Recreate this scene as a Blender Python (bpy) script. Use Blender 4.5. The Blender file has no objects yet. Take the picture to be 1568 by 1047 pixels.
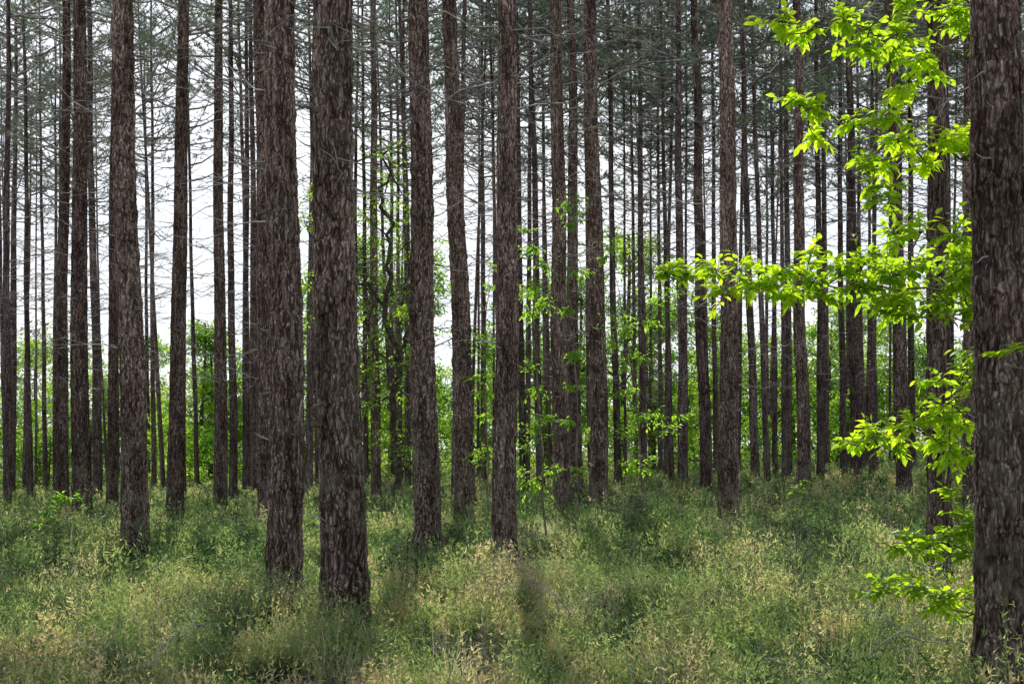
import bpy, math, random
import numpy as np
from mathutils import Vector, Matrix, noise
rng=np.random.default_rng(7); random.seed(7)
sc=bpy.context.scene
F=1960.0; CX=784.0; HY=690.0; CH=1.6
# ---------------- helpers ----------------
def smooth(a,b,t):
    t=np.clip((t-a)/(b-a),0,1); return t*t*(3-2*t)
def gh(x,y):
    x=np.asarray(x,float); y=np.asarray(y,float)
    h=0.03*np.clip(x,-40,40)*smooth(8,40,y)
    h=h+0.06*np.sin(x*0.7+1.3)*np.cos(y*0.5)+0.05*np.sin(x*1.7+y*1.1)+0.03*np.cos(y*2.3-x*0.9)
    return h
def fn(x,y,s,k):   # smooth pseudo noise about -1..1
    a=x*s+k*1.7; b=y*s-k*2.3
    a2=a+1.1*np.sin(b*.9+k); b2=b+1.2*np.sin(a*.8-k)
    return .45*np.sin(a2*1.1)*np.cos(b2*1.3)+.35*np.sin(a2*2.3+b2*1.1+k)+.25*np.cos(b2*3.1-a2*1.9)
def W(px,py,d):   # image pixel position at distance d -> world point
    return np.array([(px-CX)/F*d, d, CH+(HY-py)/F*d])
def mkmesh(name,v,polys,mats,smoothf=False):
    me=bpy.data.meshes.new(name)
    v=np.asarray(v,np.float32)
    me.vertices.add(len(v)); me.vertices.foreach_set('co',v.ravel())
    li=np.concatenate([p.ravel() for p,_ in polys]).astype(np.int32)
    sizes=np.concatenate([np.full(len(p),p.shape[1]) for p,_ in polys]).astype(np.int32)
    mi=np.concatenate([np.full(len(p),m) for p,m in polys]).astype(np.int32)
    starts=np.concatenate([[0],np.cumsum(sizes)[:-1]]).astype(np.int32)
    me.loops.add(len(li)); me.loops.foreach_set('vertex_index',li)
    me.polygons.add(len(sizes)); me.polygons.foreach_set('loop_start',starts)
    me.polygons.foreach_set('loop_total',sizes)
    me.polygons.foreach_set('material_index',mi)
    if smoothf: me.polygons.foreach_set('use_smooth',np.ones(len(sizes),bool))
    for m in mats: me.materials.append(m)
    me.update(calc_edges=True)
    return me
class MB:
    def __init__(s): s.v=[]; s.p=[]; s.n=0
    def add(s,v,f,m=0):
        v=np.asarray(v,float).reshape(-1,3); f=np.asarray(f,int)
        s.v.append(v); s.p.append((f+s.n,m)); s.n+=len(v)
    def mesh(s,name,mats,sm=False): return mkmesh(name,np.concatenate(s.v),s.p,mats,sm)
def tube(mb,pts,rad,k=5,m=0):
    pts=np.asarray(pts,float); n=len(pts); rad=np.asarray(rad,float)
    t=np.gradient(pts,axis=0); t/=np.linalg.norm(t,axis=1)[:,None]+1e-9
    ref=np.array([0,0,1.]) if abs(t[0,2])<0.9 else np.array([1.,0,0])
    a=np.cross(t,ref); a/=np.linalg.norm(a,axis=1)[:,None]+1e-9
    b=np.cross(t,a)
    ang=np.arange(k)*2*math.pi/k
    v=pts[:,None,:]+rad[:,None,None]*(a[:,None,:]*np.cos(ang)[None,:,None]+b[:,None,:]*np.sin(ang)[None,:,None])
    i=np.arange(n-1)[:,None]*k; j=np.arange(k)[None,:]; j2=(j+1)%k
    f=np.stack([i+j,i+j2,i+k+j2,i+k+j],-1).reshape(-1,4)
    mb.add(v,f,m)
def unit(v): return v/(np.linalg.norm(v,axis=-1,keepdims=True)+1e-9)
def blades(mb,c,d,L,w,m=0,bend=None):
    n=len(c); d=unit(d); s=unit(np.cross(d,rng.normal(size=(n,3))))
    L=np.broadcast_to(L,(n,))[:,None]; w=np.broadcast_to(w,(n,))[:,None]
    if bend is None:
        v=np.stack([c-s*w/2,c+s*w/2,c+d*L],1); f=np.arange(n*3).reshape(-1,3)
        mb.add(v,f,m)
    else:
        mid=c+d*L*0.55; tip=c+d*L+bend
        v=np.stack([c-s*w/2,c+s*w/2,mid+s*w*0.4,mid-s*w*0.4,tip],1).reshape(-1,3)
        b=np.arange(n)[:,None]*5
        mb.add(v,np.concatenate([b+np.array([0,1,2]),b+np.array([0,2,3]),b+np.array([3,2,4])]),m)
def leaves(mb,c,d,L,w,m=0,up=None,droop=0.15,simple=False):
    n=len(c); d=unit(d)
    if up is None: up=np.array([0,0,1.])+rng.normal(size=(n,3))*0.5
    s=unit(np.cross(d,up)); nn=unit(np.cross(s,d))
    L=np.broadcast_to(L,(n,))[:,None]; w=np.broadcast_to(w,(n,))[:,None]
    dz=np.array([0,0,-1.])
    def P(t,q,h): return c+d*L*t+s*w*q+nn*w*h+dz*L*droop*t*t
    if simple:
        v=np.stack([P(0,0,0),P(.5,.5,.1),P(1,0,0),P(.5,-.5,.1)],1).reshape(-1,3)
        mb.add(v,np.arange(n)[:,None]*4+np.array([0,1,2,3]),m); return
    v=np.stack([P(0,0,0),P(.28,0,0),P(.62,0,0),P(1,0,0),
                P(.25,.42,.12),P(.6,.42,.13),P(.25,-.42,.12),P(.6,-.42,.13)],1).reshape(-1,3)
    b=np.arange(n)[:,None]*8
    q=np.concatenate([b+np.array([1,4,5,2]),b+np.array([1,2,7,6])])
    t=np.concatenate([b+np.array([0,4,1]),b+np.array([2,5,3]),b+np.array([0,1,6]),b+np.array([2,3,7])])
    vn=mb.n; mb.add(v,q,m); mb.p.append((t+vn,m))
def obj(name,me,loc=(0,0,0),parent=None):
    o=bpy.data.objects.new(name,me); sc.collection.objects.link(o); o.location=loc
    if parent: o.parent=parent
    return o
# ---------------- materials ----------------
def newmat(name):
    m=bpy.data.materials.new(name); m.use_nodes=True
    nt=m.node_tree; nt.nodes.clear(); return m,nt,nt.nodes,nt.links
def nd(nt,t,**k):
    n=nt.nodes.new(t)
    for a,b in k.items():
        if a in n.inputs: n.inputs[a].default_value=b
        else: setattr(n,a,b)
    return n
def ramp(nt,fac,stops):
    r=nt.nodes.new('ShaderNodeValToRGB'); e=r.color_ramp.elements
    while len(e)<len(stops): e.new(0.5)
    for x,(p,c) in zip(e,stops): x.position=p; x.color=(*c,1) if len(c)==3 else c
    nt.links.new(fac,r.inputs[0]); return r.outputs[0]
def mixc(nt,f,a,b,mode='MIX'):
    m=nt.nodes.new('ShaderNodeMix'); m.data_type='RGBA'; m.blend_type=mode
    for i,x in ((0,f),(6,a),(7,b)):
        if isinstance(x,(int,float)): m.inputs[i].default_value=x
        elif isinstance(x,tuple): m.inputs[i].default_value=(*x,1)
        else: nt.links.new(x,m.inputs[i])
    return m.outputs[2]
def math_(nt,op,a,b=0.0,clamp=False):
    m=nt.nodes.new('ShaderNodeMath'); m.operation=op; m.use_clamp=clamp
    for i,x in ((0,a),(1,b)):
        if isinstance(x,(int,float)): m.inputs[i].default_value=x
        else: nt.links.new(x,m.inputs[i])
    return m.outputs[0]
def bark(name,tint=(1,1,1),disp=False,cell=1.0):
    m,nt,N,L=newmat(name)
    out=nd(nt,'ShaderNodeOutputMaterial'); bs=nd(nt,'ShaderNodeBsdfDiffuse')
    tc=nd(nt,'ShaderNodeTexCoord'); oi=nd(nt,'ShaderNodeObjectInfo')
    off=math_(nt,'MULTIPLY',oi.outputs['Random'],37.0)
    add=nd(nt,'ShaderNodeVectorMath',operation='ADD'); L.new(tc.outputs['Object'],add.inputs[0])
    cmb=nd(nt,'ShaderNodeCombineXYZ'); L.new(off,cmb.inputs[2]); L.new(cmb.outputs[0],add.inputs[1])
    nw=nd(nt,'ShaderNodeTexNoise',Scale=9.0,Detail=1.0); L.new(add.outputs[0],nw.inputs['Vector'])
    ws=nd(nt,'ShaderNodeVectorMath',operation='MULTIPLY_ADD'); L.new(nw.outputs['Color'],ws.inputs[0])
    ws.inputs[1].default_value=(0.05,0.05,0.20); L.new(add.outputs[0],ws.inputs[2])
    mp=nd(nt,'ShaderNodeMapping'); mp.inputs['Scale'].default_value=(29*cell,29*cell,9.5*cell); L.new(ws.outputs[0],mp.inputs['Vector'])
    vo=nd(nt,'ShaderNodeTexVoronoi',feature='DISTANCE_TO_EDGE',Scale=1.0); L.new(mp.outputs[0],vo.inputs['Vector'])
    mp3=nd(nt,'ShaderNodeMapping'); mp3.inputs['Scale'].default_value=(19*cell,19*cell,3.0*cell); L.new(ws.outputs[0],mp3.inputs['Vector'])
    fu=nd(nt,'ShaderNodeTexNoise',Scale=1.0,Detail=3.0,Roughness=0.6); L.new(mp3.outputs[0],fu.inputs['Vector'])
    rid=math_(nt,'ABSOLUTE',math_(nt,'SUBTRACT',fu.outputs['Fac'],0.5))
    furrow=ramp(nt,rid,[(0.0,(0,0,0)),(0.035,(.35,.35,.35)),(0.09,(1,1,1))])
    plate=ramp(nt,vo.outputs['Distance'],[(0.0,(.25,.25,.25)),(0.18,(1,1,1))])
    hgt=math_(nt,'MULTIPLY',furrow,plate)
    mp2=nd(nt,'ShaderNodeMapping'); mp2.inputs['Scale'].default_value=(46,46,20); L.new(ws.outputs[0],mp2.inputs['Vector'])
    fn_=nd(nt,'ShaderNodeTexNoise',Scale=1.0,Detail=3.0,Roughness=0.7); L.new(mp2.outputs[0],fn_.inputs['Vector'])
    cv=nd(nt,'ShaderNodeSeparateColor'); L.new(fn_.outputs['Color'],cv.inputs[0])
    col=ramp(nt,cv.outputs[1],[(0.36,(.19,.112,.084)),(0.46,(.28,.190,.150)),(0.56,(.38,.295,.25)),(0.66,(.56,.49,.45))])
    fine=ramp(nt,fn_.outputs['Fac'],[(0.36,(.42,.39,.38)),(0.5,(.88,.88,.88)),(0.66,(1.35,1.35,1.35))])
    col=mixc(nt,1.0,col,fine,'MULTIPLY')
    col=mixc(nt,hgt,(.030,.019,.015),col)
    bz=nd(nt,'ShaderNodeMapping'); bz.inputs['Scale'].default_value=(5,5,.9); L.new(add.outputs[0],bz.inputs['Vector'])
    bn=nd(nt,'ShaderNodeTexNoise',Scale=1.0,Detail=2.0); L.new(bz.outputs[0],bn.inputs['Vector'])
    col=mixc(nt,1.0,col,ramp(nt,bn.outputs['Fac'],[(0.35,(.55,.52,.50)),(0.65,(1.25,1.25,1.25))]),'MULTIPLY')
    ln=nd(nt,'ShaderNodeTexNoise',Scale=4.0,Detail=4.0,Roughness=0.75); L.new(add.outputs[0],ln.inputs['Vector'])
    sp=nd(nt,'ShaderNodeSeparateXYZ'); L.new(tc.outputs['Object'],sp.inputs[0])
    # thinner, paler bark higher up the stem; darker, greyer base
    upf=math_(nt,'MULTIPLY',math_(nt,'SUBTRACT',sp.outputs[2],0.5),0.16,True)
    col=mixc(nt,math_(nt,'MULTIPLY',upf,.8),mixc(nt,1.0,col,(.86,.88,.90),'MULTIPLY'),mixc(nt,1.0,col,(1.4,1.36,1.36),'MULTIPLY'))
    low=math_(nt,'SUBTRACT',1.0,math_(nt,'MULTIPLY',sp.outputs[2],0.4),True)
    lf=math_(nt,'MULTIPLY',ramp(nt,ln.outputs['Fac'],[(0.48,(0,0,0)),(0.62,(1,1,1))]),math_(nt,'ADD',math_(nt,'MULTIPLY',low,0.4),0.10))
    col=mixc(nt,lf,col,(.20,.21,.14))
    col=mixc(nt,1.0,col,tint,'MULTIPLY')
    hs=nd(nt,'ShaderNodeHueSaturation'); L.new(col,hs.inputs['Color'])
    L.new(math_(nt,'ADD',math_(nt,'MULTIPLY',oi.outputs['Random'],0.5),0.75),hs.inputs['Value'])
    L.new(hs.outputs[0],bs.inputs['Color'])
    if disp:
        h=math_(nt,'ADD',math_(nt,'MULTIPLY',hgt,0.7),math_(nt,'MULTIPLY',fn_.outputs['Fac'],0.5))
        dn=nd(nt,'ShaderNodeDisplacement',Scale=0.02,Midlevel=0.8); L.new(h,dn.inputs['Height']); L.new(dn.outputs[0],out.inputs['Displacement'])
        m.displacement_method='DISPLACEMENT'
    L.new(bs.outputs[0],out.inputs[0]); return m
def twigmat(name,a,b_):
    m,nt,N,L=newmat(name); out=nd(nt,'ShaderNodeOutputMaterial'); bs=nd(nt,'ShaderNodeBsdfDiffuse')
    g=nd(nt,'ShaderNodeNewGeometry'); n1=nd(nt,'ShaderNodeTexNoise',Scale=7.0,Detail=0.0); L.new(g.outputs['Position'],n1.inputs['Vector'])
    L.new(ramp(nt,n1.outputs['Fac'],[(0.3,a),(0.7,b_)]),bs.inputs['Color']); L.new(bs.outputs[0],out.inputs[0]); return m
def leafmat(name,stops,trans,tfac=0.5,nscale=0.6,gloss=0.0,vscale=40.0,rough=.35):
    m,nt,N,L=newmat(name)
    out=nd(nt,'ShaderNodeOutputMaterial'); bs=nd(nt,'ShaderNodeBsdfDiffuse')
    g=nd(nt,'ShaderNodeNewGeometry'); oi=nd(nt,'ShaderNodeObjectInfo')
    n1=nd(nt,'ShaderNodeTexNoise',Scale=nscale,Detail=1.0); L.new(g.outputs['Position'],n1.inputs['Vector'])
    n2=nd(nt,'ShaderNodeTexNoise',Scale=vscale,Detail=0.0); L.new(g.outputs['Position'],n2.inputs['Vector'])
    f=math_(nt,'ADD',math_(nt,'MULTIPLY',n1.outputs['Fac'],0.7),math_(nt,'MULTIPLY',n2.outputs['Fac'],0.6))
    f=math_(nt,'ADD',math_(nt,'SUBTRACT',f,.15),math_(nt,'MULTIPLY',math_(nt,'SUBTRACT',oi.outputs['Random'],0.5),0.14))
    col=ramp(nt,f,stops); L.new(col,bs.inputs['Color']); sh=bs.outputs[0]
    if gloss:
        gl=nd(nt,'ShaderNodeBsdfGlossy',Roughness=rough); gl.inputs['Color'].default_value=(.9,.95,1,1)
        m0=nd(nt,'ShaderNodeMixShader'); m0.inputs[0].default_value=gloss; L.new(sh,m0.inputs[1]); L.new(gl.outputs[0],m0.inputs[2]); sh=m0.outputs[0]
    if tfac:
        tr=nd(nt,'ShaderNodeBsdfTranslucent'); tcol=mixc(nt,1.0,col,trans,'MULTIPLY'); L.new(tcol,tr.inputs['Color'])
        mx=nd(nt,'ShaderNodeMixShader'); mx.inputs[0].default_value=tfac
        L.new(sh,mx.inputs[1]); L.new(tr.outputs[0],mx.inputs[2]); sh=mx.outputs[0]
    L.new(sh,out.inputs[0]); return m
M_barkN=bark('pine_bark_near',disp=True)
M_bark=bark('pine_bark',tint=(.95,.95,.95))
M_barkF=bark('pine_bark_hazed',tint=(1.0,1.04,1.10))  # far trunks: distance haze put into the bark colour, paler and bluer
M_barkD=twigmat('dark_oak_bark',(.05,.04,.03),(.12,.10,.08))
M_dead=twigmat('dead_twig_bark',(.22,.19,.17),(.50,.47,.43))
M_twig=twigmat('sapling_bark',(.12,.10,.07),(.25,.22,.16))
M_needle=leafmat('pine_needles',[(0.3,(.08,.115,.09)),(0.5,(.13,.175,.135)),(0.7,(.20,.245,.18))],(1.6,1.7,1.25),0.42,0.3)
M_beech=leafmat('beech_leaf',[(0.35,(.11,.20,.018)),(0.5,(.175,.29,.022)),(0.65,(.25,.36,.028))],(3.6,3.1,1.2),0.68,1.2,0.05)
M_sap=leafmat('sapling_leaf',[(0.35,(.09,.18,.02)),(0.5,(.14,.26,.03)),(0.65,(.20,.32,.04))],(3.3,3.1,1.5),0.64,0.8,0.05)
M_broad=leafmat('broadleaf_foliage',[(0.32,(.05,.12,.025)),(0.5,(.11,.22,.038)),(0.66,(.22,.34,.06))],(3.3,3.0,1.5),0.6,0.25,0.0,4.0)
M_far=leafmat('distant_foliage_hazed',[(0.32,(.10,.17,.07)),(0.5,(.19,.28,.12)),(0.66,(.31,.40,.19))],(2.3,2.1,1.6),0.52,0.15,0.0,2.0)  # leaf greens paled so the colour itself carries distance haze
M_heath=leafmat('heather_leaf',[(0.35,(.028,.052,.030)),(0.45,(.060,.100,.052)),(0.53,(.125,.185,.08)),(0.61,(.24,.28,.14)),(0.71,(.40,.32,.25))],(2.5,2.6,1.5),0.58,0.9,0.0,2.6)
M_grass=leafmat('grass_blade',[(0.36,(.11,.21,.06)),(0.47,(.22,.33,.11)),(0.56,(.46,.48,.26)),(0.68,(.72,.64,.48))],(1.38,1.4,1.2),0.58,0.7,0.0,3.0)
M_stem=twigmat('heather_stem',(.08,.06,.045),(.48,.40,.34))
def groundmat():
    m,nt,N,L=newmat('forest_floor'); out=nd(nt,'ShaderNodeOutputMaterial'); bs=nd(nt,'ShaderNodeBsdfDiffuse')
    g=nd(nt,'ShaderNodeNewGeometry')
    a=nd(nt,'ShaderNodeTexNoise',Scale=0.6,Detail=4.0); b=nd(nt,'ShaderNodeTexNoise',Scale=30.0,Detail=4.0)
    for x in (a,b): L.new(g.outputs['Position'],x.inputs['Vector'])
    c1=ramp(nt,b.outputs['Fac'],[(0.3,(.03,.022,.015)),(0.5,(.09,.07,.045)),(0.7,(.2,.15,.10))])
    c2=ramp(nt,b.outputs['Fac'],[(0.3,(.03,.045,.02)),(0.6,(.07,.09,.04)),(0.8,(.15,.16,.08))])
    L.new(mixc(nt,ramp(nt,a.outputs['Fac'],[(0.4,(0,0,0)),(0.6,(1,1,1))]),c1,c2),bs.inputs['Color'])
    L.new(bs.outputs[0],out.inputs[0]); return m
# ---------------- ground ----------------
n=260; u=np.linspace(-1,1,n); ax=np.sinh(u*5.2)/np.sinh(5.2)*1500
X,Y=np.meshgrid(ax,ax+15); Z=gh(X,Y)
i=np.arange(n-1)[:,None]*n+np.arange(n-1)[None,:]
q=np.stack([i,i+1,i+n+1,i+n],-1).reshape(-1,4)
obj('ground',mkmesh('ground',np.stack([X,Y,Z],-1).reshape(-1,3),[(q,0)],[groundmat()],True))
# ---------------- pine parts ----------------
H=21.0
def trunkmesh(name,r0,k,zs,mat,seed):
    r=np.random.default_rng(seed)
    zs=np.asarray(zs); t=np.clip(zs/H,0,1)
    rad=r0*(1-0.75*t)**1.0
    rad*=1+0.34*np.exp(-np.clip(zs+0.05,0,9)/0.28)
    w=r.uniform(0.3,0.7)
    while w<H-1:
        rad*=1+0.08*np.exp(-((zs-w)/0.07)**2); w+=r.uniform(.42,.68)
    ax_=0.03*np.sin(zs*0.55+r.uniform(0,6))+0.014*np.sin(zs*1.5+r.uniform(0,6)); ay=0.02*np.sin(zs*0.6+r.uniform(0,6))
    ang=np.arange(k)*2*math.pi/k; p1,p2=r.uniform(0,6,2)
    flare=np.exp(-np.clip(zs,0,9)/0.25)[:,None]
    lob=1+0.03*np.sin(2*ang+p1)[None]+0.02*np.sin(3*ang+zs[:,None]*1.5)+flare*0.12*np.sin(4*ang+p2)[None]
    R=rad[:,None]*lob
    v=np.stack([ax_[:,None]+R*np.cos(ang),ay[:,None]+R*np.sin(ang),np.broadcast_to(zs[:,None],R.shape)],-1).reshape(-1,3)
    nz=len(zs); i=np.arange(nz-1)[:,None]*k; j=np.arange(k)[None]; j2=(j+1)%k
    f=np.stack([i+j,i+j2,i+k+j2,i+k+j],-1).reshape(-1,4)
    return mkmesh(name,v,[(f,0)],[mat],True)
def crownmesh(seed,dens=1.0,z0=11.5):
    """Scots-pine crown: irregular upswept limbs, needle clumps gathered towards the limb ends"""
    r=np.random.default_rng(seed); mb=MB(); C=[];D=[]
    z=z0+r.uniform(0,1.0)
    while z<H:
        t=(z-z0+.5)/(H-z0+.5)
        nl=r.integers(2,5) if t>0.2 else r.integers(1,3)
        for _ in range(nl):
            a=r.uniform(0,6.283); Lb=(0.7+2.1*math.sin(math.pi*min(1,0.2+t*0.72))**0.8)*r.uniform(.45,1.25)
            up=r.uniform(-.05,.7)+t*0.5
            dh=np.array([math.cos(a),math.sin(a),0]); s=np.linspace(0,1,5); sd=np.array([-dh[1],dh[0],0])*r.uniform(-.3,.3)
            P=np.array([0,0,z+r.uniform(-.2,.2)])+dh*(s*Lb)[:,None]+sd*(s*s*Lb)[:,None]+np.array([0,0,1])*(up*Lb*s**1.5*0.8)[:,None]+r.normal(size=(5,3))*0.06*s[:,None]
            tube(mb,P,0.03*(1-s*0.8)*(0.6+Lb*0.3),4,0)
            for _ in range(max(1,int((3+Lb*3)*dens))):
                q=1-r.uniform(0,.6)**1.3; base=np.array([np.interp(q,s,P[:,c]) for c in range(3)])
                dd=unit(dh*r.uniform(.2,1.1)+np.array([-dh[1],dh[0],0])*r.uniform(-1.1,1.1)+np.array([0,0,r.uniform(-.1,.9)]))
                l2=r.uniform(.2,.6); e=base+dd*l2
                tube(mb,[base,e],[.008,.004],3,0)
                for qq in (0.6,1.0):
                    C.append(base+dd*l2*qq); D.append(dd)
        z+=r.uniform(.5,.95)
    C=np.array(C);D=np.array(D); K=11
    c=np.repeat(C,K,0); d=np.repeat(D,K,0)+rng.normal(size=(len(C)*K,3))*0.7+np.array([0,0,.25])
    blades(mb,c,d,rng.uniform(.11,.22,len(c)),0.021,1)
    return mb.mesh('crown',[M_dead,M_needle])
def deadmesh(seed,sparse=False):
    r=np.random.default_rng(seed); mb=MB(); z=r.uniform(1.0,1.6)
    while z<13.5:
        nl=r.integers(1,4) if z<3.5 else r.integers(2,6)
        for _ in range(nl):
            a=r.uniform(0,6.283)
            Lb=r.uniform(.2,.28) if z<2.6 else (r.uniform(.22,.35) if r.random()<(.5 if sparse else .35) else r.uniform(.4,1.1) if z<6 else r.uniform(.7,2.2))
            dh=np.array([math.cos(a),math.sin(a),0]); s=np.linspace(0,1,6); sl=r.uniform(-.35,.3); cv=r.uniform(-.3,.5)
            side=np.array([-dh[1],dh[0],0])*r.uniform(-.3,.3)
            P=np.array([0,0,z])+dh*(s*Lb)[:,None]+np.array([0,0,1])*((sl*s+cv*s*s)*Lb)[:,None]+side*(s*s*Lb)[:,None]
            P[1:]+=r.normal(size=(5,3))*0.03*Lb
            rr=(0.006+0.005*min(Lb,1.6)) if Lb>.4 else 0.011
            tube(mb,P,rr*(1-s*0.7),4,0)
            if Lb>.45:
                for _ in range(int(Lb*r.uniform(3,7))):
                    q=r.uniform(.3,1); b=np.array([np.interp(q,s,P[:,c]) for c in range(3)])
                    dd=unit(dh*.6+np.array([-dh[1],dh[0],0])*r.uniform(-1.2,1.2)+np.array([0,0,r.uniform(-.4,.5)])); l2=r.uniform(.15,.6)
                    tube(mb,[b,b+dd*l2*.5+r.normal(size=3)*.03,b+dd*l2],[.0045,.0035,.002],3,0)
        z+=r.uniform(.40,.62)
    return mb.mesh('dead_branches',[M_dead])
crownsS=[crownmesh(100+i,.3,13.0) for i in range(3)]
crownsM=[crownmesh(120+i,1.0,11.5) for i in range(4)]
crownsD=[crownmesh(110+i,1.6,11.0) for i in range(4)]
crownsX=[crownmesh(140+i,3.4,10.5) for i in range(2)]
deads=[deadmesh(200+i) for i in range(6)]; deadsN=[deadmesh(230+i,True) for i in range(4)]
zfar=np.concatenate([[-.5],np.arange(-.1,1,.05),np.arange(1,14,.1),np.arange(14,21.01,.4)])
trunks=[trunkmesh('trunk',0.17,20,zfar,M_bark,300+i) for i in range(5)]
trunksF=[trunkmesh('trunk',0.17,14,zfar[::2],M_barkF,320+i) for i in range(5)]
placed=[]
def pine(x,y,lean_x=0.0,lean_y=0.0,dia=.34,near=False,hs=1.0,dense=False):
    idx=len(placed); placed.append((x,y))
    z=float(gh(x,y))-0.02
    if y>40: hs*=random.uniform(1.08,1.28)
    if near:
        zt=min(1.6+y*0.36+.6,9)
        zs=np.concatenate([[-.5],np.arange(-.12,zt,.012 if y<15 else .02),np.arange(zt+.1,21.01,.2)])
        me=trunkmesh('trunk',0.17,120 if y<15 else 80,zs,M_barkN,500+idx)
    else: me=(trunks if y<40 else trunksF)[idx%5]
    o=obj('pine_tree',me,(x,y,z))
    s=dia/.34; rz=random.uniform(0,6.28)
    M=Matrix.Rotation(math.atan(lean_x),4,'Y')@Matrix.Rotation(-math.atan(lean_y),4,'X')@Matrix.Rotation(rz,4,'Z')
    o.rotation_euler=M.to_euler(); o.scale=(s,s,hs)
    cs=crownsX if dense else crownsS if y<36 else (crownsM if x<0 else crownsD)  # unseen near crowns shaped for light: densest shade the foreground, sparsest let sun through
    c=obj('crown',random.choice(cs),parent=o); c.scale=(1/s*random.uniform(.85,1.15),1/s*random.uniform(.85,1.15),1); c.rotation_euler=(0,0,random.uniform(0,6.28))
    d=obj('dead_branches',random.choice(deadsN if y<24 else deads),parent=o); d.scale=(1/s,1/s,1); d.rotation_euler=(0,0,random.uniform(0,6.28))
    return o
def pp(pb,pt,d,w,dense=False):
    x=(pb-CX)/F*d; zt=CH+HY/F*d
    pine(x,d,lean_x=((pt-pb)/F*d)/zt,dia=w*d/F,near=d<27,dense=dense)
NEAR=[(526,512,10,70),(433,431,11.8,57),(205,190,17.5,44,True),(656,640,18,42,True),(777,773,17.2,38,True),(1118,1111,23.5,33),
(1548,1530,7.4,86),(1440,1431,13.2,38),(863,848,24.6,28),(918,904,27,29),(712,690,26,34)]
for a in NEAR: pp(*a)
MID=[(1492,1486,24,34),(410,397,26.5,28),(125,120,27,29,True),(93,101,33,22),(268,281,28,27),(338,334,33,21),(357,352,45,13),(575,571,38,17),
(10,12,42,13),(45,37,50,10),(150,136,44,14),(172,176,36,18),(302,284,60,8),(251,212,58,8),(376,378,50,12),(391,384,48,13),(472,482,46,13),
(626,617,52,10),(741,738,55,10),(801,790,48,12),(828,812,44,13),(881,874,34,21),(946,930,48,12),(985,978,47,12),(1012,1006,62,8),
(1046,1037,40,16),(1082,1062,36,20),(1096,1090,56,9),(1157,1134,43,14),(1188,1180,55,9),(1208,1203,50,12),(1231,1219,33,22),(1258,1249,50,12),
(1291,1284,50,11),(1312,1299,39,17),(1341,1335,55,9),(1386,1361,31,24),(1397,1392,50,11),(602,597,60,9),(697,712,44,13),(1455,1448,42,14),(1522,1515,38,16),
(20,26,60,8),(70,60,60,8),(235,232,60,8),(495,492,50,12),(540,548,58,9),(1130,1140,60,8)]
for a in MID: pp(*a)
def far_ok(x,y,md):
    return all((x-a)**2+(y-b)**2>md*md for a,b in placed)
cnt=0
while cnt<84:
    y=random.uniform(46,73); x=random.uniform(-.43,.43)*y
    if x<0 and random.random()<.35: continue
    if far_ok(x,y,1.1): pine(x,y,random.gauss(-.008,.018),0,dia=random.uniform(.12,.26)); cnt+=1
cnt=0
while cnt<34:
    y=random.uniform(6,64); s=random.choice((-1,1)); x=s*(0.43*y+random.uniform(1.5,11))
    if far_ok(x,y,2.4): pine(x,y,random.gauss(-.008,.012),0,dia=random.uniform(.28,.4),dense=(x<0 and y<24)); cnt+=1
# ---------------- broadleaf understory ----------------
def broadmesh(seed,h,wd,nleaf,ls,low=0.1):
    r=np.random.default_rng(seed); mb=MB()
    s=np.linspace(0,1,8)
    T=np.stack([0.35*np.sin(s*3+r.uniform(0,6))*s,0.3*np.sin(s*2.5+r.uniform(0,6))*s,s*h*.9-.2],-1)
    tube(mb,T,0.13*h/8*(1-s*.85)+.01,8,0)
    cl=[]
    for _ in range(int(h*5)):
        q=r.uniform(low,1); b=np.array([np.interp(q,s,T[:,c]) for c in range(3)]); a=r.uniform(0,6.283)
        Lb=wd*r.uniform(.35,1)*math.sin(math.pi*min(.97,.2+q*.72)); e=b+np.array([math.cos(a)*Lb,math.sin(a)*Lb,r.uniform(-.1,.6)*Lb])
        mid=(b+e)/2+r.normal(size=3)*.15
        tube(mb,[b,mid,e],[.045*(1-q*.6),.028*(1-q*.5),.008],5,0)
        cl.append((e,r.uniform(.35,.8))); 
        for _ in range(3):
            e2=mid+(e-mid)*r.uniform(0,1)+r.normal(size=3)*.45; tube(mb,[mid,e2],[.014,.004],3,0); cl.append((e2,r.uniform(.25,.55)))
    per=nleaf//len(cl); C=[]
    for c,rad in cl:
        p=unit(r.normal(size=(per,3)))*(r.uniform(0,1,(per,1))**.5)*rad; p[:,2]*=.6; C.append(c+p)
    C=np.concatenate(C)
    leaves(mb,C,rng.normal(size=C.shape)+np.array([0,0,-.3]),rng.uniform(.7,1.3,len(C))*ls,rng.uniform(.5,.75,len(C))*ls,1,simple=True)
    return mb.mesh('broadleaf_tree',[M_barkD,M_broad])
BV=[broadmesh(1,9,2.6,7500,.135),broadmesh(2,7,2.4,7000,.135,.05),broadmesh(3,10,2.8,8000,.135,.2),broadmesh(4,4.2,2.0,4500,.12,.03)]
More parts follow.
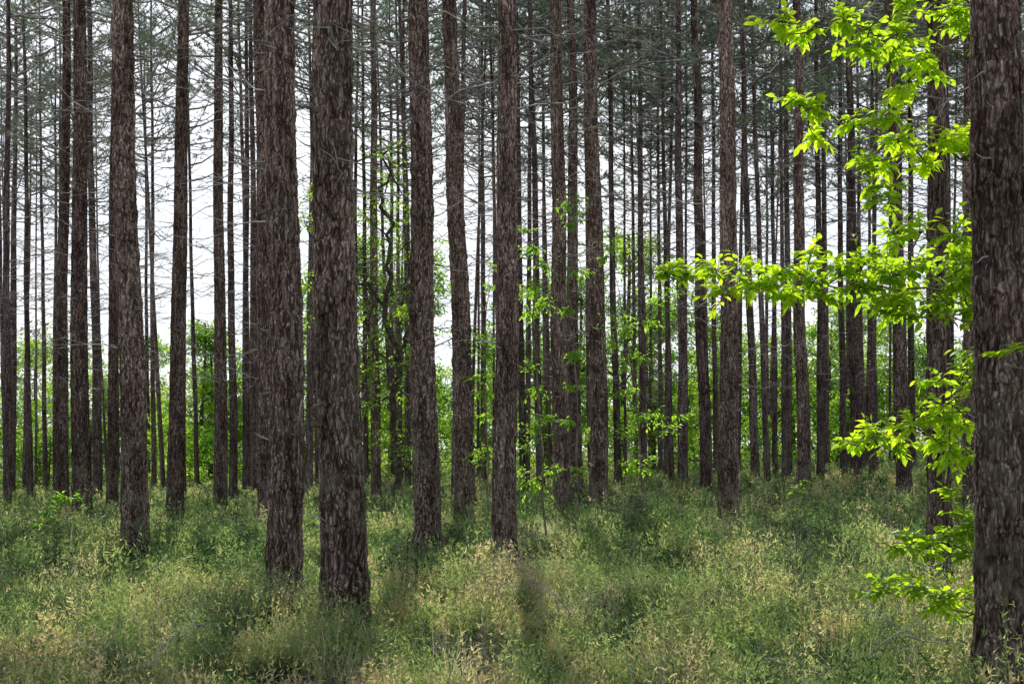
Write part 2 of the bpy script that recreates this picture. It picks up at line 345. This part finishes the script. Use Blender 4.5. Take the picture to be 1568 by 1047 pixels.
BR=[(20,76,1,1),(75,76,3,1.1),(60,84,0,1),(140,80,1,.9),(225,82,0,1.1),(305,74,0,1.2),(322,75,0,1.1),(290,78,3,1),(345,76,1,1.1),
(400,76,1,1.2),(465,75,0,1.4),(510,76,0,1.4),(560,76,2,1.5),(615,76,0,1.6),(655,76,2,1.4),(735,76,0,1.2),(770,80,1,1.4),(830,78,0,1.4),
(880,75,0,1.3),(950,75,0,1.6),(1000,76,2,1.3),(1020,80,0,1.3),(1075,76,1,1.4),(1120,78,1,1.4),(1170,76,3,1.6),(1215,80,1,1.4),(1270,76,1,1.3),
(1290,80,0,1.2),(1335,76,3,1.7),(1370,78,0,1.2),(1420,76,1,1.2),(1460,76,1,1.2),(1500,75,3,1.5),(1540,76,0,1.2),(-60,74,0,1),(-150,76,1,1),(1640,74,1,1),(1720,76,0,1),
(270,64,3,.9),(330,62,3,.8),(640,60,3,1.0),(960,56,3,.9),(1150,62,3,.8),(1050,66,1,.8),(1280,66,3,.9),(560,62,3,1.0),(850,64,3,.9),(180,82,1,1.1),(100,80,1,1)]
for px,d,v,s in BR:
    x=(px-CX)/F*d; o=obj('broadleaf_tree',BV[v],(x,d,float(gh(x,d)))); s*=random.uniform(.85,1.1); o.scale=(s,s,s*random.uniform(.95,1.15)); o.rotation_euler=(0,0,random.uniform(0,6.28))
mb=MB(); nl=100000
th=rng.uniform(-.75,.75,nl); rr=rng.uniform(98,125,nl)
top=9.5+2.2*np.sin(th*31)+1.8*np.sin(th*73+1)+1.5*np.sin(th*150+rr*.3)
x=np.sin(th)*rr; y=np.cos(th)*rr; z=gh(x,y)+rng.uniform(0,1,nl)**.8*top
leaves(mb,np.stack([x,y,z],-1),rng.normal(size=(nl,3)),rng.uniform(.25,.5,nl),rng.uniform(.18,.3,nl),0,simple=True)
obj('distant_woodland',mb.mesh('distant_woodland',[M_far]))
def sapling(name,d,stems,clusters,leaf,crad,per,lm,bm,rad,spread=0.5):
    mb=MB(); nodes=[]
    for path in stems:
        P=np.array([W(ab[0],ab[1],d)+np.array([0,rng.uniform(-.3,.3)*spread*(i>0),0]) for i,ab in enumerate(path)])
        if len(path[0])==3: P[0,2]=float(gh(P[0,0],P[0,1]))-.05
        k=np.linspace(0,len(P)-1,(len(P)-1)*5+1); ii=np.arange(len(P))
        Q=np.stack([np.interp(k,ii,P[:,c]) for c in range(3)],-1)
        Q[1:-1]+=rng.normal(size=(len(Q)-2,3))*rad*0.8
        s=np.linspace(0,1,len(Q)); main=1.0 if len(path[0])==3 else .45
        tube(mb,Q,rad*main*(1-s*.75),7,0); nodes.append(Q)
    A=np.concatenate(nodes)
    for cx,cy,*o in clusters:
        sc_=o[0] if o else 1.0
        c=W(cx,cy,d)+np.array([0,rng.uniform(-1,1)*spread,0])
        dist=np.linalg.norm(A-c,axis=1); b=A[np.argsort(dist)[min(2,len(A)-1)]]
        mid=(b+c)/2+np.array([0,0,-.04])+rng.normal(size=3)*.03
        tube(mb,[b,mid,c],[rad*.22+.002,rad*.15+.002,.002],5,0)
        for _ in range(max(2,int(per*sc_/6))):
            e=c+rng.normal(size=3)*crad*sc_*np.array([1,1,.6])
            st=mid+(c-mid)*rng.uniform(.3,1); ax=e-st; m2=(st+e)/2+rng.normal(size=3)*.01
            tube(mb,[st,m2,e],[.003,.0025,.0015],3,0)
            q=np.linspace(.25,1,6)[:,None]; pts=st+ax*q
            sd=unit(np.cross(ax,[0,0,1.]))*np.array([1,-1,1,-1,1,-.1])[:,None]
            dd=unit(ax)*.7+sd*.8+rng.normal(size=(6,3))*.25+np.array([0,0,-.15])
            leaves(mb,pts,dd,rng.uniform(.6,1.15,6)*leaf,rng.uniform(.5,.62,6)*leaf,1,up=np.array([0,0,1.])+rng.normal(size=(6,3))*.35,droop=.25)
    return obj(name,mb.mesh(name,[bm,lm]))
oc=[(590,230),(600,260),(580,300),(605,330),(620,300),(575,360),(600,390),(630,380),(585,430),(560,330),(610,470),(640,450),(590,510),(625,530),(560,480),(645,560),(570,560),(600,600),(640,620),(560,620),(590,660),(620,690),(650,680),(470,300),(475,350),(468,420),(475,480)]
sapling('oak_tree',36,[[(612,742,0),(600,650),(612,560),(590,470),(600,400),(585,300),(592,230)],[(608,560),(630,480),(622,400),(640,330)],[(605,600),(575,520),(560,440)],[(590,470),(520,400),(470,340)]],
   oc,.11,.5,125,M_sap,M_barkD,.12,1.2)
bc=[(1192,22,.8),(1215,38,.6),(1250,22,.8),(1290,30,.8),(1330,20),(1380,15),(1340,50),(1390,55,1.2),(1310,88,.8),(1350,80),(1425,35),(1460,60),(1400,100),(1440,95),(1480,30),(1490,95),(1385,128,.7),
(1222,148,.8),(1250,165,.7),(1268,188,.7),(1300,190,.6),(1345,190),(1370,215),(1400,200),(1440,215),(1470,225),(1490,205),(1430,240),(1480,260,.8),(1312,262,.7),(1325,290,.7),(1335,318,.7),(1365,230,.7),
(1015,415,.7),(1045,418,.5),(1080,420,.8),(1112,440),(1140,400,.8),(1150,440),(1185,420),(1205,450,.8),(1225,395,.8),(1250,425),(1285,410),(1300,445),(1335,425),(1345,465,.8),(1380,440,1.2),(1410,470),(1420,410),(1450,440,1.2),(1480,470),(1485,415),(1380,355,.9),(1410,345),(1440,365),(1470,380),(1495,375),(1425,385,.8),
(1170,445),(1265,450),(1320,400),(1360,400),(1400,455),(1430,465,1.2),(1465,415,1.2),(1500,440,1.2),
(1318,678,.8),(1345,660),(1375,650),(1395,680),(1425,640),(1450,670),(1470,620),(1490,650),(1455,700,.8),(1485,700,.8),(1455,575,.7),(1485,580),(1495,540),(1450,745,.5),
(1365,830,.8),(1400,828,.8),(1440,835),(1475,815),(1495,790),(1480,845),
(1325,898,.7),(1355,888,.9),(1405,900,.9),(1450,915),(1485,935),(1495,905)]
bs_=[[(1560,950,0),(1545,700),(1550,500),(1540,300),(1545,100),(1535,-120)],
 [(1545,110),(1460,80),(1380,60),(1300,35),(1190,20)],[(1545,-20),(1450,10),(1340,15)],
 [(1542,270),(1450,230),(1370,205),(1270,180),(1218,145)],[(1370,205),(1315,260),(1335,320)],
 [(1550,500),(1460,450),(1340,445),(1220,430),(1110,425),(1012,414)],[(1545,420),(1450,370),(1375,352)],[(1550,470),(1490,490),(1435,488)],
 [(1548,600),(1480,590),(1440,650),(1370,660),(1312,682)],[(1548,560),(1490,540)],
 [(1552,800),(1480,815),(1400,828),(1360,832)],[(1556,960),(1470,930),(1400,900),(1315,902)]]
sapling('beech_sapling',8.9,bs_,bc,.080,.10,78,M_beech,M_twig,.022,.45)
sapling('beech_sapling',7.0,[[(1640,1000,0),(1610,700),(1600,540)],[(1603,600),(1550,535)]],[(1552,532,.6),(1540,540,.3),(1600,520)],.08,.06,14,M_beech,M_twig,.015,.1)
sapling('birch_sapling',21,[[(835,790,0),(828,650),(815,500),(822,400),(808,350)],[(880,780,0),(884,600),(872,440),(880,300)]],
 [(805,350,.7),(820,375,.6),(835,400),(805,385,.6),(818,440),(800,445,.8),(830,460),(812,480),(880,300,.6),(865,318,.6),(890,325,.5),(875,345,.5),(885,410,.6),(870,480,.6),(893,425,.4),
  (880,545,.6),(820,650),(808,680,.8),(835,640,.8),(800,720),(820,745),(842,720,.7),(880,590,.6),(872,650,.5),(890,720,.6),(812,560,.6),(822,600,.6)],.075,.17,100,M_sap,M_twig,.018,.5)
sapling('birch_sapling',24,[[(748,775,0),(745,650),(740,520),(752,400)],[(985,770,0),(975,620),(958,500),(935,370)]],
 [(735,520),(745,540),(752,570,.7),(740,605,.8),(745,690),(735,700,.7),(728,580,.6),(745,640,.6),(748,440,.5),(755,400,.4),
  (940,370,.7),(925,400,.5),(945,490),(960,505),(935,520,.8),(975,540,.7),(950,560,.6),(1005,640,.7),(1030,650,.8),(1045,640,.5),(985,640,.6),(970,600,.6),(955,660,.8),(1000,700,.6),(965,715,.8),(940,600,.5),(1010,455,.6),(1030,445,.5),(1000,495,.6),(985,720,.7)],.08,.2,100,M_sap,M_twig,.018,.5)
sapling('birch_sapling',16,[[(108,850,0),(104,800),(98,758)],[(62,850,0),(68,800),(72,780)]],[(98,758,.8),(115,760,.7),(90,765,.6),(72,780,.7),(80,795,.5),(60,800,.6)],.07,.09,50,M_sap,M_twig,.008,.1)
sapling('birch_sapling',20,[[(1235,830,0),(1232,780),(1228,745)]],[(1225,745,.7),(1240,738,.6),(1218,755,.6)],.07,.09,50,M_sap,M_twig,.008,.1)
# ---------------- heath floor: bushy heather + grass + bilberry in one mass ----------------
BUSH=[((bx-CX)/F*bd,bd,br,hh) for bx,bd,br,hh in ((935,22,1.3,1.5),(150,18.5,1.5,1.5),(60,17,1.2,1.3),(1160,16.5,.7,1.3),(540,9.2,.35,1.3),(250,8.2,.9,1.2),(860,20,.9,1.3),(430,11,.4,1.2),(1020,9,.5,1.2),(40,8.4,.7,1.3),(700,8.3,.5,1.15))]
def kindmap(x,y):   # >0 grass, <0 heather
    left=np.clip((-x/y*2.2)+(8.5-y)*.1,-.5,.8)
    return fn(x,y,.42,1.0)*.7+fn(x,y,1.5,2.0)*.35-left*.5-.28
def hmap(x,y):
    h=1+.32*fn(x,y,.55,4.0)+.36*fn(x,y,1.9,5.0)
    for bx,by,br,hh in BUSH: h=h+(hh-1)*1.3*np.exp(-((x-bx)**2+(y-by)**2)/(br*br)*1.2)
    return h
def veg(name,y0,y1,nbm,ns,m,ngm,nbl,W_,r,side=2.2):
    mb=MB()
    def spots(dens):
        n=int((y1-y0)*2*(.45*y1+side)*dens); y=r.uniform(y0,y1,n); x=r.uniform(-1,1,n)*(.45*y1+side)
        k=np.abs(x)<.45*y+side; return x[k],y[k]
    tx,ty=spots(nbm); k=(kindmap(tx,ty)<r.normal(0,.22,len(tx))+.05); tx=tx[k];ty=ty[k]; nb=len(tx)
    bh=np.clip(hmap(tx,ty),.45,1.9)*r.uniform(.45,1.3,nb); br=r.uniform(.12,.32,nb); dead=r.uniform(0,1,nb)<.12
    tz=gh(tx,ty)
    k=np.repeat(np.arange(nb),ns); N=len(k)
    aa=r.uniform(0,6.283,N); qn=r.uniform(0,1,N)**.6; qq=qn*br[k]
    b=np.stack([tx[k]+np.cos(aa)*qq*.45,ty[k]+np.sin(aa)*qq*.45,tz[k]-.04],-1)
    L=.52*bh[k]*(1.05-.45*qn**2)*r.uniform(.7,1.12,N); o=qn*r.uniform(.3,1.0,N)
    dU=unit(np.stack([np.cos(aa)*o,np.sin(aa)*o,np.ones(N)],-1)+r.normal(size=(N,3))*.1)
    blades(mb,b,dU,L,.0038*W_,1)
    kk=np.repeat(np.arange(N),m); t=(1.04-r.uniform(0,1,len(kk))**1.25*.72)[:,None]
    C=b[kk]+dU[kk]*L[kk][:,None]*t
    D=r.normal(size=C.shape)*.8+dU[kk]*.9; LL=r.uniform(.018,.05,len(C))*(W_**.7); ww=r.uniform(.006,.012,len(C))*W_
    dm=dead[k][kk]
    blades(mb,C[~dm],D[~dm],LL[~dm],ww[~dm],0); blades(mb,C[dm],D[dm],LL[dm]*1.3,ww[dm]*.45,1)
    tx,ty=spots(ngm); k=(kindmap(tx,ty)>r.normal(0,.3,len(tx))-.12); tx=tx[k];ty=ty[k]; ng=len(tx)
    k=np.repeat(np.arange(ng),nbl); N=len(k); hh=np.clip(hmap(tx,ty),.6,1.5)*r.uniform(.5,1.2,ng)
    aa=r.uniform(0,6.283,N); qq=r.uniform(0,1,N)**.5*.10
    b=np.stack([tx[k]+np.cos(aa)*qq,ty[k]+np.sin(aa)*qq,gh(tx,ty)[k]-.03],-1)
    o=r.uniform(.1,1.2,N); L=.36*hh[k]*r.uniform(.5,1.3,N)
    d=np.stack([np.cos(aa)*o,np.sin(aa)*o,np.ones(N)],-1)+r.normal(size=(N,3))*.22
    bend=np.stack([np.cos(aa)*L*.4*o,np.sin(aa)*L*.4*o,-L*.3*o],-1)
    blades(mb,b,d,L,r.uniform(.003,.006,N)*W_,2,bend)
    x,y=spots(140/W_**2); nl=len(x)
    C=np.stack([x,y,gh(x,y)+r.uniform(0.04,.36,nl)*np.clip(hmap(x,y),.5,1.6)],-1)
    leaves(mb,C,r.normal(size=C.shape)+np.array([0,0,.2]),r.uniform(.02,.04,nl)*W_**.8,r.uniform(.012,.022,nl)*W_**.8,0,simple=True)
    return mb.mesh(name,[M_heath,M_stem,M_grass])
R_=np.random.default_rng(77)
hg=obj('heather_and_grass',veg('heather_near',3.0,13,13,95,12,18,44,1.0,R_))
for nm,args in (('heather_mid',(13,30,11,42,9,14,24,1.9)),('heather_far',(30,62,4,26,7,6,18,3.6)),('heather_back',(62,96,1.5,14,5,2.5,12,6))):
    obj(nm,veg(nm,*args,R_),parent=hg)
for k,(px,py,dx,L_) in enumerate([(1195,1000,.5,.9),(1400,985,-.6,1.2),(1340,1000,.7,1.0),(250,1010,.6,.8),(840,920,-.6,.9),(620,850,.4,.9)]):
    d=1.2*F/(py-HY); x0=(px-CX)/F*d; mb=MB(); s_=np.linspace(0,1,9)
    P=np.stack([x0+dx*L_*(s_-.5),d+rng.uniform(-.3,.3)*s_,float(gh(x0,d))+.35+.25*s_+.05*np.sin(s_*7+k)],-1); P[1:]+=rng.normal(size=(8,3))*.015
    tube(mb,P,.006*(1-s_*.7),6,0)
    for q in (2,3,4,5,6,7):
        e=P[q]+rng.normal(size=3)*.12+np.array([dx*.2,0,.1]); tube(mb,[P[q],(P[q]+e)/2+rng.normal(size=3)*.01,e],[.003,.0025,.0015],4,0)
    obj('fallen_branch',mb.mesh('fallen_branch',[M_dead]))
# ---------------- light ----------------
EL=math.radians(52); AZ=math.radians(-2.5)
w=bpy.data.worlds.new('World'); sc.world=w; w.use_nodes=True; nt=w.node_tree
sky=nt.nodes.new('ShaderNodeTexSky'); sky.sky_type='NISHITA'; sky.sun_disc=False; sky.sun_elevation=EL; sky.sun_rotation=AZ%(2*math.pi); sky.dust_density=1.0; sky.air_density=1.0
bg=nt.nodes['Background']; bg.inputs[1].default_value=.15
# low haze and thin cloud, brightness added all round to fill trunk fronts; clearer overhead
tc=nt.nodes.new('ShaderNodeTexCoord'); cn=nt.nodes.new('ShaderNodeTexNoise'); cn.inputs['Scale'].default_value=3.0; cn.inputs['Detail'].default_value=4.0
mpp=nt.nodes.new('ShaderNodeMapping'); mpp.inputs['Scale'].default_value=(1,1,2.5); nt.links.new(tc.outputs['Generated'],mpp.inputs[0]); nt.links.new(mpp.outputs[0],cn.inputs['Vector'])
sxyz=nt.nodes.new('ShaderNodeSeparateXYZ'); nt.links.new(tc.outputs['Generated'],sxyz.inputs[0])
alt=ramp(nt,sxyz.outputs[2],[(0.30,(1,1,1)),(0.50,(.02,.02,.02))])
cf=mixc(nt,1.0,alt,ramp(nt,cn.outputs['Fac'],[(0.36,(.75,.75,.75)),(0.58,(1,1,1))]),'MULTIPLY')
skc=mixc(nt,cf,sky.outputs[0],(8.4,8.7,9.1)); nt.links.new(skc,bg.inputs[0])
sl=bpy.data.lights.new('sun','SUN'); sl.energy=5; sl.angle=math.radians(.5); sl.color=(1,.96,.88)
so=bpy.data.objects.new('sun',sl); sc.collection.objects.link(so)
S=Vector((math.sin(AZ)*math.cos(EL),math.cos(AZ)*math.cos(EL),math.sin(EL))); so.rotation_euler=S.to_track_quat('Z','Y').to_euler(); so.location=(0,20,40)
sc.view_settings.view_transform='Standard'; sc.view_settings.look='None'; sc.view_settings.exposure=0
# ---------------- camera ----------------
cd=bpy.data.cameras.new('camera'); cam=bpy.data.objects.new('camera',cd); sc.collection.objects.link(cam); sc.camera=cam
cam.location=(0,0,CH); cam.rotation_euler=(math.radians(90),0,0)
cd.sensor_width=36; cd.lens=45; cd.shift_y=(HY-523.5)/1568; cd.clip_end=4000; cd.clip_start=.05
